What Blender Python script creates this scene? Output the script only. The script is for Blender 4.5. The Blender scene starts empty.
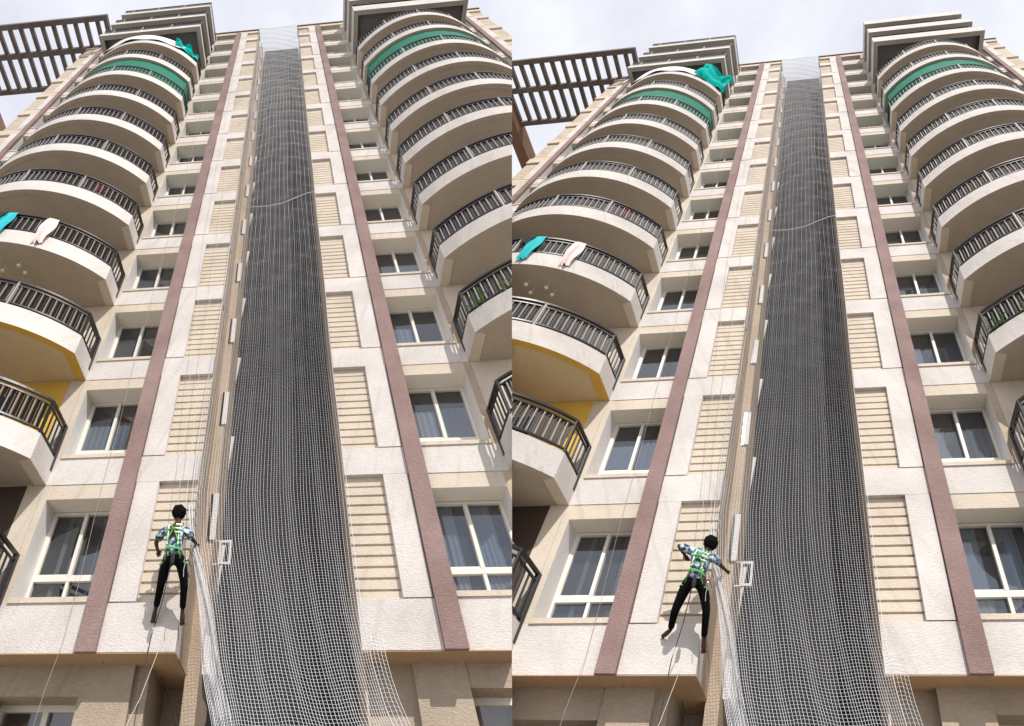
import bpy, bmesh, math, random
from mathutils import Vector, noise as mnoise

random.seed(7)
sc = bpy.context.scene
COL = sc.collection
R = math.radians

# ------------------------------------------------------------------ materials
def new_mat(name):
    m = bpy.data.materials.new(name); m.use_nodes = True
    nt = m.node_tree
    return m, nt, nt.nodes['Principled BSDF']

def stucco(name, col, col2, rough=.9, bump=.35, scale=9.0, streak=.0, stain=(.25, .22, .19)):
    """painted textured render: fine grain bump, broad uneven paint, faint run-off stains"""
    m, nt, b = new_mat(name)
    N, L = nt.nodes, nt.links
    tc = N.new('ShaderNodeTexCoord')
    mp = N.new('ShaderNodeMapping'); mp.inputs['Scale'].default_value = (1, 1, 2.6)
    L.new(tc.outputs['Object'], mp.inputs[0])
    n1 = N.new('ShaderNodeTexNoise'); n1.inputs['Scale'].default_value = 1.1; n1.inputs['Detail'].default_value = 5
    n2 = N.new('ShaderNodeTexNoise'); n2.inputs['Scale'].default_value = scale; n2.inputs['Detail'].default_value = 6
    n2.inputs['Roughness'].default_value = .75
    L.new(tc.outputs['Object'], n1.inputs[0]); L.new(mp.outputs[0], n2.inputs[0])
    ad = N.new('ShaderNodeMath'); ad.operation = 'ADD'
    L.new(n1.outputs[0], ad.inputs[0]); L.new(n2.outputs[0], ad.inputs[1])
    r = N.new('ShaderNodeMapRange'); r.inputs[1].default_value = .7; r.inputs[2].default_value = 1.3
    L.new(ad.outputs[0], r.inputs[0])
    mx = N.new('ShaderNodeMixRGB'); mx.inputs[1].default_value = (*col, 1); mx.inputs[2].default_value = (*col2, 1)
    L.new(r.outputs[0], mx.inputs[0])
    out = mx.outputs[0]
    if streak > 0:
        ms = N.new('ShaderNodeMapping'); ms.inputs['Scale'].default_value = (5.5, 5.5, .35)
        L.new(tc.outputs['Object'], ms.inputs[0])
        n3 = N.new('ShaderNodeTexNoise'); n3.inputs['Scale'].default_value = 1.0; n3.inputs['Detail'].default_value = 5
        L.new(ms.outputs[0], n3.inputs[0])
        r3 = N.new('ShaderNodeMapRange'); r3.inputs[1].default_value = .55; r3.inputs[2].default_value = .78
        r3.inputs[4].default_value = streak
        L.new(n3.outputs[0], r3.inputs[0])
        m3 = N.new('ShaderNodeMixRGB'); m3.inputs[2].default_value = (*stain, 1)
        L.new(r3.outputs[0], m3.inputs[0]); L.new(out, m3.inputs[1]); out = m3.outputs[0]
    L.new(out, b.inputs['Base Color'])
    b.inputs['Roughness'].default_value = rough
    b.inputs['Specular IOR Level'].default_value = .25
    mb2 = N.new('ShaderNodeMapping'); mb2.inputs['Scale'].default_value = (1, 1, 3.2)
    L.new(tc.outputs['Object'], mb2.inputs[0])
    n4 = N.new('ShaderNodeTexNoise'); n4.inputs['Scale'].default_value = 22; n4.inputs['Detail'].default_value = 4
    L.new(mb2.outputs[0], n4.inputs[0])
    bp = N.new('ShaderNodeBump'); bp.inputs['Strength'].default_value = bump; bp.inputs['Distance'].default_value = .03
    L.new(n4.outputs[0], bp.inputs['Height']); L.new(bp.outputs[0], b.inputs['Normal'])
    return m

def plain(name, col, rough=.5, metal=0., spec=.5, var=.0, scale=20):
    m, nt, b = new_mat(name)
    N, L = nt.nodes, nt.links
    b.inputs['Base Color'].default_value = (*col, 1)
    b.inputs['Roughness'].default_value = rough; b.inputs['Metallic'].default_value = metal
    b.inputs['Specular IOR Level'].default_value = spec
    if var > 0:
        tc = N.new('ShaderNodeTexCoord')
        n = N.new('ShaderNodeTexNoise'); n.inputs['Scale'].default_value = scale; n.inputs['Detail'].default_value = 4
        L.new(tc.outputs['Object'], n.inputs[0])
        mx = N.new('ShaderNodeMixRGB'); mx.inputs[1].default_value = (*[c*(1-var) for c in col], 1)
        mx.inputs[2].default_value = (*[min(1, c*(1+var)) for c in col], 1)
        L.new(n.outputs[0], mx.inputs[0]); L.new(mx.outputs[0], b.inputs['Base Color'])
    return m

def glass_mat(name, tint):
    m, nt, b = new_mat(name)
    N, L = nt.nodes, nt.links
    N.remove(b)
    out = N['Material Output']
    tr = N.new('ShaderNodeBsdfTransparent'); tr.inputs[0].default_value = (*tint, 1)
    gl = N.new('ShaderNodeBsdfGlossy'); gl.inputs['Roughness'].default_value = .02; gl.inputs[0].default_value = (.92, .95, 1, 1)
    fr = N.new('ShaderNodeFresnel'); fr.inputs[0].default_value = 2.1
    tc = N.new('ShaderNodeTexCoord')
    n = N.new('ShaderNodeTexNoise'); n.inputs['Scale'].default_value = 1.6
    L.new(tc.outputs['Object'], n.inputs[0])
    bp = N.new('ShaderNodeBump'); bp.inputs['Strength'].default_value = .25; bp.inputs['Distance'].default_value = .015
    L.new(n.outputs[0], bp.inputs['Height']); L.new(bp.outputs[0], gl.inputs['Normal']); L.new(bp.outputs[0], fr.inputs['Normal'])
    ge = N.new('ShaderNodeNewGeometry'); fm = N.new('ShaderNodeMath'); fm.operation = 'SUBTRACT'; fm.use_clamp = True      # the inner face of the pane adds no second mirror
    L.new(fr.outputs[0], fm.inputs[0]); L.new(ge.outputs['Backfacing'], fm.inputs[1])
    mx = N.new('ShaderNodeMixShader'); L.new(fm.outputs[0], mx.inputs[0]); L.new(tr.outputs[0], mx.inputs[1]); L.new(gl.outputs[0], mx.inputs[2])
    L.new(mx.outputs[0], out.inputs['Surface'])
    return m

def shirt_mat():
    m, nt, b = new_mat('printed_shirt')
    N, L = nt.nodes, nt.links
    tc = N.new('ShaderNodeTexCoord')
    v = N.new('ShaderNodeTexNoise'); v.inputs['Scale'].default_value = 13; v.inputs['Detail'].default_value = 3
    L.new(tc.outputs['Object'], v.inputs[0])
    cr = N.new('ShaderNodeValToRGB'); v.inputs['Scale'].default_value = 16; cr.color_ramp.interpolation = 'CONSTANT'
    e = cr.color_ramp.elements
    e[0].position = 0; e[0].color = (.012, .02, .03, 1)
    e[1].position = .43; e[1].color = (.07, .12, .17, 1)
    x = e.new(.5); x.color = (.20, .33, .40, 1)
    x = e.new(.575); x.color = (.55, .64, .67, 1)
    L.new(v.outputs[0], cr.inputs[0]); L.new(cr.outputs[0], b.inputs['Base Color'])
    b.inputs['Roughness'].default_value = .85
    return m

WHITE = stucco('white_render', (.725, .685, .655), (.54, .50, .475), streak=.55, stain=(.44, .39, .34), scale=14, bump=.5)
BEIGE = stucco('beige_render', (.68, .60, .50), (.54, .465, .38), streak=.35, stain=(.36, .28, .20), scale=14, bump=.45)
TAN = stucco('rough_tan_render', (.56, .45, .345), (.42, .33, .25), streak=.2, bump=.6, stain=(.28, .21, .15))
TAN_D = stucco('dark_tan_render', (.48, .40, .315), (.35, .285, .22), streak=.35, bump=.6, stain=(.18, .14, .10))  # darker tan with heavier streaks for the storey below the ledge
LEDGE = stucco('brown_ledge_soffit', (.50, .34, .205), (.41, .275, .16), bump=.2)
MAUVE = stucco('mauve_render', (.345, .245, .23), (.215, .14, .128), scale=15, bump=.6, streak=.15, stain=(.24, .16, .15))
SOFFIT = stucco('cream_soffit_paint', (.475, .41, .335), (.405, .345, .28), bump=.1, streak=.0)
SOFFIT_G = stucco('grey_soffit_paint', (.40, .385, .35), (.33, .32, .29), bump=.1)
SOFFIT_Y = stucco('yellow_glow_soffit', (.68, .56, .36), (.60, .48, .30), bump=.1)
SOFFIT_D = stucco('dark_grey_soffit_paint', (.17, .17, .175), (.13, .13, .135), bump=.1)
RETURN = stucco('cream_beam_paint', (.66, .58, .48), (.58, .50, .41), bump=.15)
WSOFF = stucco('warm_window_soffit', (.84, .79, .70), (.78, .72, .62), bump=.1)
WSOFF_G = stucco('greenish_window_soffit', (.76, .77, .70), (.70, .71, .64), bump=.1)
REVEAL = stucco('pale_reveal_paint', (.74, .72, .70), (.66, .64, .62), bump=.2)
YELLOW = stucco('ochre_yellow_paint', (.70, .45, .09), (.60, .37, .06), bump=.15)
UMBER = stucco('umber_wall_shade', (.075, .05, .035), (.05, .035, .025), bump=.15)
BROWN = stucco('brown_coping', (.26, .155, .10), (.20, .115, .075), bump=.3)
DARKW = stucco('dark_grey_shaft', (.034, .034, .038), (.020, .020, .024), bump=.2, streak=.3, stain=(.05, .05, .05))  # near-black tone for the shaft's back wall and floor
CONC = stucco('dark_brown_grey_beam', (.20, .172, .162), (.11, .092, .086), bump=.4, streak=.3, stain=(.03, .025, .024))
ROOFG = plain('flat_roof_screed', (.33, .31, .29), .95, var=.15, scale=2)
FRAME = plain('cream_window_frame', (.74, .71, .64), .45, var=.06)
GLASS = glass_mat('clear_tinted_glass', (.88, .905, .93))
GLASS_B = glass_mat('blue_tinted_glass', (.82, .87, .92))
CURT_REFL = plain('pale_curtain_reflection', (.19, .198, .215), .9, var=.1)
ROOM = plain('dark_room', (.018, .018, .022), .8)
IRON = plain('black_iron', (.014, .012, .014), .4, .0, .5)
BALUST = plain('sunlit_grey_baluster', (.38, .355, .34), .5, var=.2)  # pale grey holds the sun's gleam on black bars
DOORD = plain('dark_door_glass', (.02, .018, .018), .15)
NYLON = plain('white_nylon', (.66, .665, .685), .7, spec=.3)
ROPEW = plain('pale_rope', (.56, .52, .46), .8, var=.15, scale=60)
ROPEG = plain('weathered_grey_rope', (.34, .31, .28), .8)
ROPED = plain('dark_rope', (.05, .045, .045), .8)
GREENNET = plain('green_shade_cloth', (.005, .17, .105), .9, var=.2, scale=6)
TEAL = plain('turquoise_tarpaulin', (.004, .50, .45), .95, spec=.1, var=.15, scale=5)
TEALC = plain('turquoise_cotton', (.01, .46, .50), .85, var=.2, scale=9)
PINK = plain('pale_pink_towel', (.76, .62, .60), .9, var=.12, scale=14)
WCLOTH = plain('white_sheeting', (.74, .74, .77), .6, var=.06, scale=4)
REDC = plain('dark_red_cotton', (.22, .008, .03), .9, var=.2)
DCLOTH = plain('black_cotton', (.02, .02, .022), .9)
SKIN = plain('brown_skin', (.070, .028, .017), .55, spec=.3, var=.12, scale=14)
HAIR = plain('black_hair', (.006, .005, .005), .9, spec=.1)
TROUSER = plain('black_trousers', (.004, .004, .005), .95, spec=.1, var=.3, scale=8)
SHIRT = shirt_mat()
HIVIS = plain('fluorescent_green_webbing', (.13, .47, .11), .8, var=.1)
HIWHITE = plain('reflective_white_webbing', (.70, .80, .66), .4)
STEEL = plain('steel', (.6, .6, .6), .3, 1.)
PVC = plain('grey_pvc_pipe', (.05, .055, .05), .5, var=.1)
TERRA = plain('terracotta_pot', (.40, .16, .08), .8)
LEAF = plain('green_leaves', (.09, .22, .025), .6, var=.35, scale=12)
LEAFY = plain('yellow_green_leaves', (.22, .33, .03), .6, var=.3, scale=12)
BALLM = plain('cream_ball', (.80, .76, .68), .6)
ACM = plain('pale_grey_metal', (.52, .52, .50), .5, var=.08)
GROUNDM = stucco('pale_concrete_paving', (.33, .305, .275), (.26, .24, .215), bump=.2, scale=4)

# ------------------------------------------------------------------ tower frames (both towers lean away from each other)
class Frame:
    def __init__(s, o, r, out, up): s.o, s.r, s.out, s.up = map(Vector, (o, r, out, up))
    def vec(s, p): return s.r*p[0] + s.out*p[1] + s.up*p[2]
    def pt(s, p): return s.o + s.vec(p)
FA = Frame((-3.91258, 8.68019, 5.03704), (1.04629, -.09039, -.02711), (.2254, -.9958, -.01815), (-.31197, -.02128, .99919))
FB = Frame((3.97876, 8.81416, 4.7579), (.95875, -.1016, -.03498), (-.39906, -.99466, .02605), (.40797, .02124, .99857))
FR = FA          # the frame in use
LOC = {}         # object name -> its origin in tower coordinates (x right, y out of the facade, z up)

class MB:
    def __init__(s): s.v, s.f, s.m, s.sm = [], [], [], []
    def quad(s, ids, m=0, sm=False): s.f.append(tuple(ids)); s.m.append(m); s.sm.append(sm)
    def box(s, x0, x1, y0, y1, z0, z1, m=0, sides=None):
        b = len(s.v)
        s.v += [(x, y, z) for z in (z0, z1) for y in (y0, y1) for x in (x0, x1)]
        fs = {'bot': (0, 1, 3, 2), 'top': (4, 6, 7, 5), 'back': (0, 4, 5, 1), 'front': (2, 3, 7, 6), 'left': (0, 2, 6, 4), 'right': (1, 5, 7, 3)}
        for k, f in fs.items(): s.quad([b+i for i in f], (sides or {}).get(k, m))
    def tube(s, pts, r, n=6, m=0, cap=True, radii=None, flat=None):
        pts = [Vector(p) for p in pts]; b = len(s.v); K = len(pts)
        for i, p in enumerate(pts):
            t = (pts[min(i+1, K-1)] - pts[max(i-1, 0)]).normalized()
            a = Vector((0, 0, 1)) if abs(t.z) < .9 else Vector((0, 1, 0))
            u = t.cross(a).normalized(); w = u.cross(t).normalized()
            rr = radii[i] if radii else r
            for j in range(n):
                an = 2*math.pi*(j+.5)/n
                s.v.append(tuple(p + (u*math.cos(an) + w*math.sin(an)*(flat or 1))*rr))
        for i in range(K-1):
            for j in range(n):
                j2 = (j+1) % n
                s.quad((b+i*n+j, b+i*n+j2, b+(i+1)*n+j2, b+(i+1)*n+j), m, n > 4)
        if cap:
            s.quad([b+j for j in range(n)], m); s.quad([b+(K-1)*n+j for j in range(n)], m)
    def sheet(s, fn, nu, nv, m=0, thick=0.0):
        """a curved sheet fn(u, v) -> (point, outward) with a real thickness"""
        b = len(s.v); W = nu+1
        layers = 2 if thick else 1
        for l in range(layers):
            for j in range(nv+1):
                for i in range(nu+1):
                    p = Vector(fn(i/nu, j/nv))
                    s.v.append(tuple(p - Vector((0, thick*l, 0))))
        for l in range(layers):
            o = b + l*W*(nv+1)
            for j in range(nv):
                for i in range(nu):
                    s.quad((o+j*W+i, o+j*W+i+1, o+(j+1)*W+i+1, o+(j+1)*W+i), m, True)
        if thick:
            o = W*(nv+1)
            edge = [(j*W, (j+1)*W) for j in range(nv)] + [(j*W+nu, (j+1)*W+nu) for j in range(nv)] + \
                   [(i, i+1) for i in range(nu)] + [(nv*W+i, nv*W+i+1) for i in range(nu)]
            for a, c in edge: s.quad((b+a, b+c, b+o+c, b+o+a), m)
    def ball(s, c, r, nu=12, nv=8, m=0, sc_=(1, 1, 1), jit=0):
        b = len(s.v)
        for j in range(nv+1):
            th = math.pi*j/nv
            for i in range(nu):
                ph = 2*math.pi*i/nu
                d = Vector((math.sin(th)*math.cos(ph), math.sin(th)*math.sin(ph), math.cos(th)))
                k = r*(1 + (jit*(.5*mnoise.noise(d*3 + Vector(c)*3) + .5*mnoise.noise(d*13)) if jit else 0))
                s.v.append((c[0]+d.x*k*sc_[0], c[1]+d.y*k*sc_[1], c[2]+d.z*k*sc_[2]))
        for j in range(nv):
            for i in range(nu):
                i2 = (i+1) % nu
                s.quad((b+j*nu+i, b+j*nu+i2, b+(j+1)*nu+i2, b+(j+1)*nu+i), m, True)
    def mesh(s, name, mats, o, frame):
        o = Vector(o)
        me = bpy.data.meshes.new(name)
        me.from_pydata([frame.vec(Vector(p)-o) for p in s.v], [], s.f)
        for mt in mats: me.materials.append(mt)
        me.polygons.foreach_set('material_index', s.m)
        me.polygons.foreach_set('use_smooth', s.sm)
        bm = bmesh.new(); bm.from_mesh(me)
        bmesh.ops.remove_doubles(bm, verts=bm.verts, dist=1e-5)
        bmesh.ops.recalc_face_normals(bm, faces=bm.faces)
        for e in bm.edges:
            if len(e.link_faces) == 2 and e.calc_face_angle(0) > .6: e.smooth = False
        bm.to_mesh(me); bm.free()
        return me

def place(name, data, origin, parent=None, frame=None):
    frame = frame or FR
    o = bpy.data.objects.new(name, data); COL.objects.link(o)
    if parent is not None:
        o.parent = parent
        o.location = frame.vec(Vector(origin) - LOC[parent.name])
    else:
        o.location = frame.pt(origin)
    LOC[o.name] = Vector(origin)
    return o
def build(name, mb, mats, parent=None, origin=None):
    if origin is None: origin = LOC[parent.name] if parent is not None else mb.v[0]
    mats = mats if isinstance(mats, (list, tuple)) else [mats]
    return place(name, mb.mesh(name, mats, origin, FR), origin, parent)
def empty(name, origin): return place(name, None, origin)
def tag(o, label, cat, group=None):
    o['label'] = label; o['category'] = cat
    if group: o['group'] = group
    return o

def zk(k): return 3.0*k
TOP = 41.62
KMAX = 13

# ------------------------------------------------------------------ balcony plan
def outline(x0, x1, rise=1.40, stub=.86, n=44):
    c = (x0+x1)/2; h = abs(x1-x0)/2
    rad = (h*h + rise*rise)/(2*rise); yc = stub + rise - rad
    a = math.asin(h/rad); sg = 1 if x1 > x0 else -1
    pts = [(x0, 0.0)]
    for i in range(n+1):
        t = -a + 2*a*i/n
        pts.append((c + sg*rad*math.sin(t), yc + rad*math.cos(t)))
    return pts + [(x1, 0.0)]
def rect_outline(x0, x1, d): return [(x0, 0), (x0, d), (x1, d), (x1, 0)]
def inset(path, d):
    """path moved inwards by d (first and last points stay on the wall line)"""
    out = []; K = len(path)
    cx = (path[0][0]+path[-1][0])/2
    for i, p in enumerate(path):
        def nrm(a, b):
            t = Vector((b[0]-a[0], b[1]-a[1])).normalized(); n = Vector((-t.y, t.x))
            m = Vector((cx-(a[0]+b[0])/2, -.5-(a[1]+b[1])/2))
            return n if n.dot(m) > 0 else -n
        if i == 0: n = nrm(path[0], path[1]); q = (p[0]+n.x*d, 0)
        elif i == K-1: n = nrm(path[-2], path[-1]); q = (p[0]+n.x*d, 0)
        else:
            n1, n2 = nrm(path[i-1], p), nrm(p, path[i+1]); h = (n1+n2).normalized(); k = d/max(.3, h.dot(n1))
            q = (p[0]+h.x*k, p[1]+h.y*k)
        out.append(q)
    return out
def balcony_mb(path, z, hp=.62, tk=.17, slab=(.02, .34), ret=.07):
    inn = inset(path, tk); sg = 1 if path[-1][0] > path[0][0] else -1
    if ret:
        for i in (0, 1): inn[i] = (inn[i][0]+sg*ret, inn[i][1])
        for i in (-1, -2): inn[i] = (inn[i][0]-sg*ret, inn[i][1])
    K = len(path); mb = MB()
    b = 0
    for (p, zz) in ((path, 0), (path, hp), (inn, 0), (inn, hp)): mb.v += [(q[0], q[1]+.001, z+zz) for q in p]
    for i in range(K-1):
        mb.quad((i, i+1, K+i+1, K+i), 0, K > 8 and 0 < i < K-2)
        mb.quad((K+i, K+i+1, 3*K+i+1, 3*K+i), 0)
        mb.quad((i, i+1, 2*K+i+1, 2*K+i), 2 if (i in (0, K-2) or K < 8) else 1)
        mb.quad((2*K+i, 2*K+i+1, 3*K+i+1, 3*K+i), 1, K > 8 and 0 < i < K-2)
    for zz in slab:
        s = len(mb.v); mb.v += [(q[0], q[1]+.001, z+zz) for q in inn]; mb.quad([s+i for i in range(K)], 1)
    return mb
def resample(path, step):
    out = []; carry = 0
    for a, b in zip(path[:-1], path[1:]):
        a, b = Vector(a), Vector(b); d = (b-a).length; t = carry
        while t < d: out.append(a.lerp(b, t/d)); t += step
        carry = t - d
    return out
def railing_mb(path, z, z0=.62, z1=1.5, step=.165, pstep=1.75, infill=True):
    mb = MB(); p = inset(path, .035)
    P = lambda zz: [(q[0], q[1], z+zz) for q in p]
    mb.tube(P(z1), .042, 4, 0); mb.tube(P(z1-.13), .026, 4, 0); mb.tube(P(z0+.09), .030, 4, 0)
    for e in (p[:2], p[-2:]):
        for q in resample(e, step)[1:]: mb.box(q.x-.016, q.x+.016, q.y-.014, q.y+.014, z+z0+.10, z+z1-.12, 0)
    for q in resample(p[1:-1], step)[1:]:
        mb.box(q.x-.0085, q.x+.0085, q.y-.012, q.y+.014, z+z0+.10, z+z1-.12, 1)
    for q in resample(inset(path, .07)[1:-1], step*.5)[1:] if infill else ():
        mb.box(q.x-.036, q.x+.036, q.y-.008, q.y+.008, z+z0+.10, z+z1-.12, 0)
    for i, q in enumerate(resample(p[1:-1], pstep)):
        mb.box(q.x-.024, q.x+.024, q.y-.03, q.y+.03, z+z0-.02, z+z1+.01, 0 if i == 0 else 2)
    mb.box(p[0][0]-.04, p[0][0]+.04, .0, .09, z+z0-.3, z+z1+.02, 0)
    mb.box(p[-1][0]-.04, p[-1][0]+.04, .0, .09, z+z0-.3, z+z1+.02, 0)
    return mb

# ------------------------------------------------------------------ facade pieces
def pier(xi, xo, root, band=0):
    """pier between the shaft corner xi and the mauve strip xo: ribbed beige panels framed by white bands"""
    mb = MB(); sg = 1 if xo > xi else -1
    X = lambda a, b: (min(a, b), max(a, b))
    xm = xo - sg*.46
    core = X(xi+sg*.03, xo)
    mb.box(*core, -.62, -.11, -.14, TOP-.5, 1)
    for k in range(KMAX+1):
        z = zk(k); zt = zk(k+1) if k < KMAX else TOP-.5
        zb = -.14 if k == 0 else z
        mb.box(*X(xi-sg*.004, xo), -.34, .02, zb, z+.62, band)
        mb.box(*X(xm, xo-sg*.015), -.12, .034, z+.636, zt-.016, 0)
        n = 12; h = (zt-z-.62)/n
        for i in range(n):
            a = z+.62+i*h + (0.004 if i == 0 else 0); last = i == n-1
            mb.box(*X(xi, xm), -.34 if k < 2 else -.2, -.066 if not last else -.08, a, a+h-.046 if not last else a+h-.004, 1)
    return build('pier', mb, [WHITE, BEIGE], root)
def strip(x0, x1, root):
    mb = MB(); mb.box(x0, x1, -.012, .105, -.155, TOP-.55, 0); mb.box(x0+.002, x1-.002, -.60, -.013, -.14, TOP-.56, 1)
    return build('pilaster', mb, [MAUVE, REVEAL], root)
def bay(x0, x1, jamb, root):
    """a column of spandrels, sills and lintels leaving the deep window openings; jamb = wall edge beside the balcony"""
    mb = MB()
    for k in range(KMAX+1):
        z = zk(k); zt = zk(k+1) if k < KMAX else TOP-.5
        mb.box(min(x0, jamb[0])+.002, max(x1, jamb[1])-.002, -.638, 0, -.14 if k == 0 else z, z+.64, 0)
        mb.box(x0, x1, -.60, .03, z+.64, z+.73, 1)
        mb.box(x0, x1, -.61, -.014, z+2.67, zt-.004, 1, {'bot': 6 if k < 5 else 7})
        mb.box(x0, x1, -.635, -.60 if k < 10 else -.53, z+.731, z+2.669, 4)  # near-black panel behind the glass stands for the unlit room
    a, b = sorted(jamb); jm = 8 if x0 > 0 else 1  # right-hand jambs in darker tan, the balconies' shade put into colour
    inner = 'right' if b <= x0+.01 else 'left'
    mb.box(a, b, -.63, -.008, -.138, TOP-.5, jm, {inner: 5})
    return build('window_bay', mb, [WHITE, BEIGE, SOFFIT, SOFFIT_G, ROOM, REVEAL, WSOFF, WSOFF_G, TAN], root)
def window_meshes(w, low):
    """frame with mullion and transom, two sliding panes, one fixed light strip below"""
    f = MB(); t = .055; z0, z1, zt = .74, 2.66, (1.24 if low else 1.10)
    f.box(0, t, -.56, -.47, z0, z1); f.box(w-t, w, -.56, -.47, z0, z1)
    f.box(t, w-t, -.56, -.47, z1-t, z1-.003); f.box(t, w-t, -.56, -.47, z0+.003, z0+t)
    f.box(t, w-t, -.56, -.465, zt, zt+.10)
    f.box(w*.5-.035, w*.5+.035, -.555, -.46, zt+.10, z1-t)
    f.box(w*.5-.03, w*.5+.03, -.555, -.472, z0+t, zt)
    f.box(t, w*.5-.035, -.545, -.485, zt+.10, zt+.14); f.box(t, t+.03, -.545, -.485, zt+.14, z1-t)   # sash edge
    f.box(w*.5+.035, w-t, -.545, -.500, zt+.10, zt+.13)
    panes = []
    for (a, b, y) in ((t, w*.5-.03, -.535), (w*.5+.03, w-t, -.528)):
        p = MB(); p.box(a, b, y-.006, y, zt+.09, z1-t+.004); panes.append(p)
    lo = MB(); lo.box(t, w*.5-.03, -.535, -.522, z0+t-.004, zt+.004); lo.box(w*.5+.03, w-t, -.535, -.522, z0+t-.004, zt+.004)
    return f, panes, lo
WCACHE = {}
CURT = {0: ('strip', 'strip'), 1: ('low', 'low'), 2: ('low', None), 3: (None, 'low')}
def window(x0, x1, k, root, gi):
    w_ = x1-x0
    key = (id(FR), round(w_, 2), k == 0)
    if key not in WCACHE:
        f, p, lo = window_meshes(w_, k == 0)
        WCACHE[key] = (f.mesh('window', [FRAME], (0, 0, 0), FR),
                       [[q.mesh('pane', [g], (0, 0, 0), FR) for q in p] for g in (GLASS, GLASS_B)],
                       lo.mesh('lower_light', [GLASS], (0, 0, 0), FR))
    fm, pm, lm = WCACHE[key]
    o = (x0, 0, zk(k))
    w = place('window', fm, o, root)
    for q in pm[gi % 2]: place('pane', q, o, w)
    if k < 3: place('lower_light', lm, o, w)
    if k < 7:
        rd = random.Random(k*7+int(x0*10)); h = w_/2
        for i in (0, 1):
            kind = CURT.get(k, (None, None))[i] if x0 > 0 or k in (0, 1) else rd.choice(('low', None, None, None))
            if not kind: continue
            a, b = (h*i+.06, h*(i+1)-.06)
            if kind == 'strip': a = a+h*.40 if x0 < 0 else a; b = a+h*(.13 if x0 < 0 else .55)
            zt = 2.60 if kind == 'strip' else rd.uniform(1.85, 2.15); sl_ = 0 if kind == 'strip' else rd.choice((0, 0, -.5, .4))  # strips are curtains; low sheets are added to stand for sky reflections
            c = MB(); c.sheet(lambda u, v: (x0+a+(b-a)*u, -.578+.012*math.sin(u*26+k), zk(k)+.8+(zt-.8+sl_*max(0, u-.35))*v), 40, 1, 0, .006)
            build('curtain_reflection', c, CURT_REFL, w, o)
    return w

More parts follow.
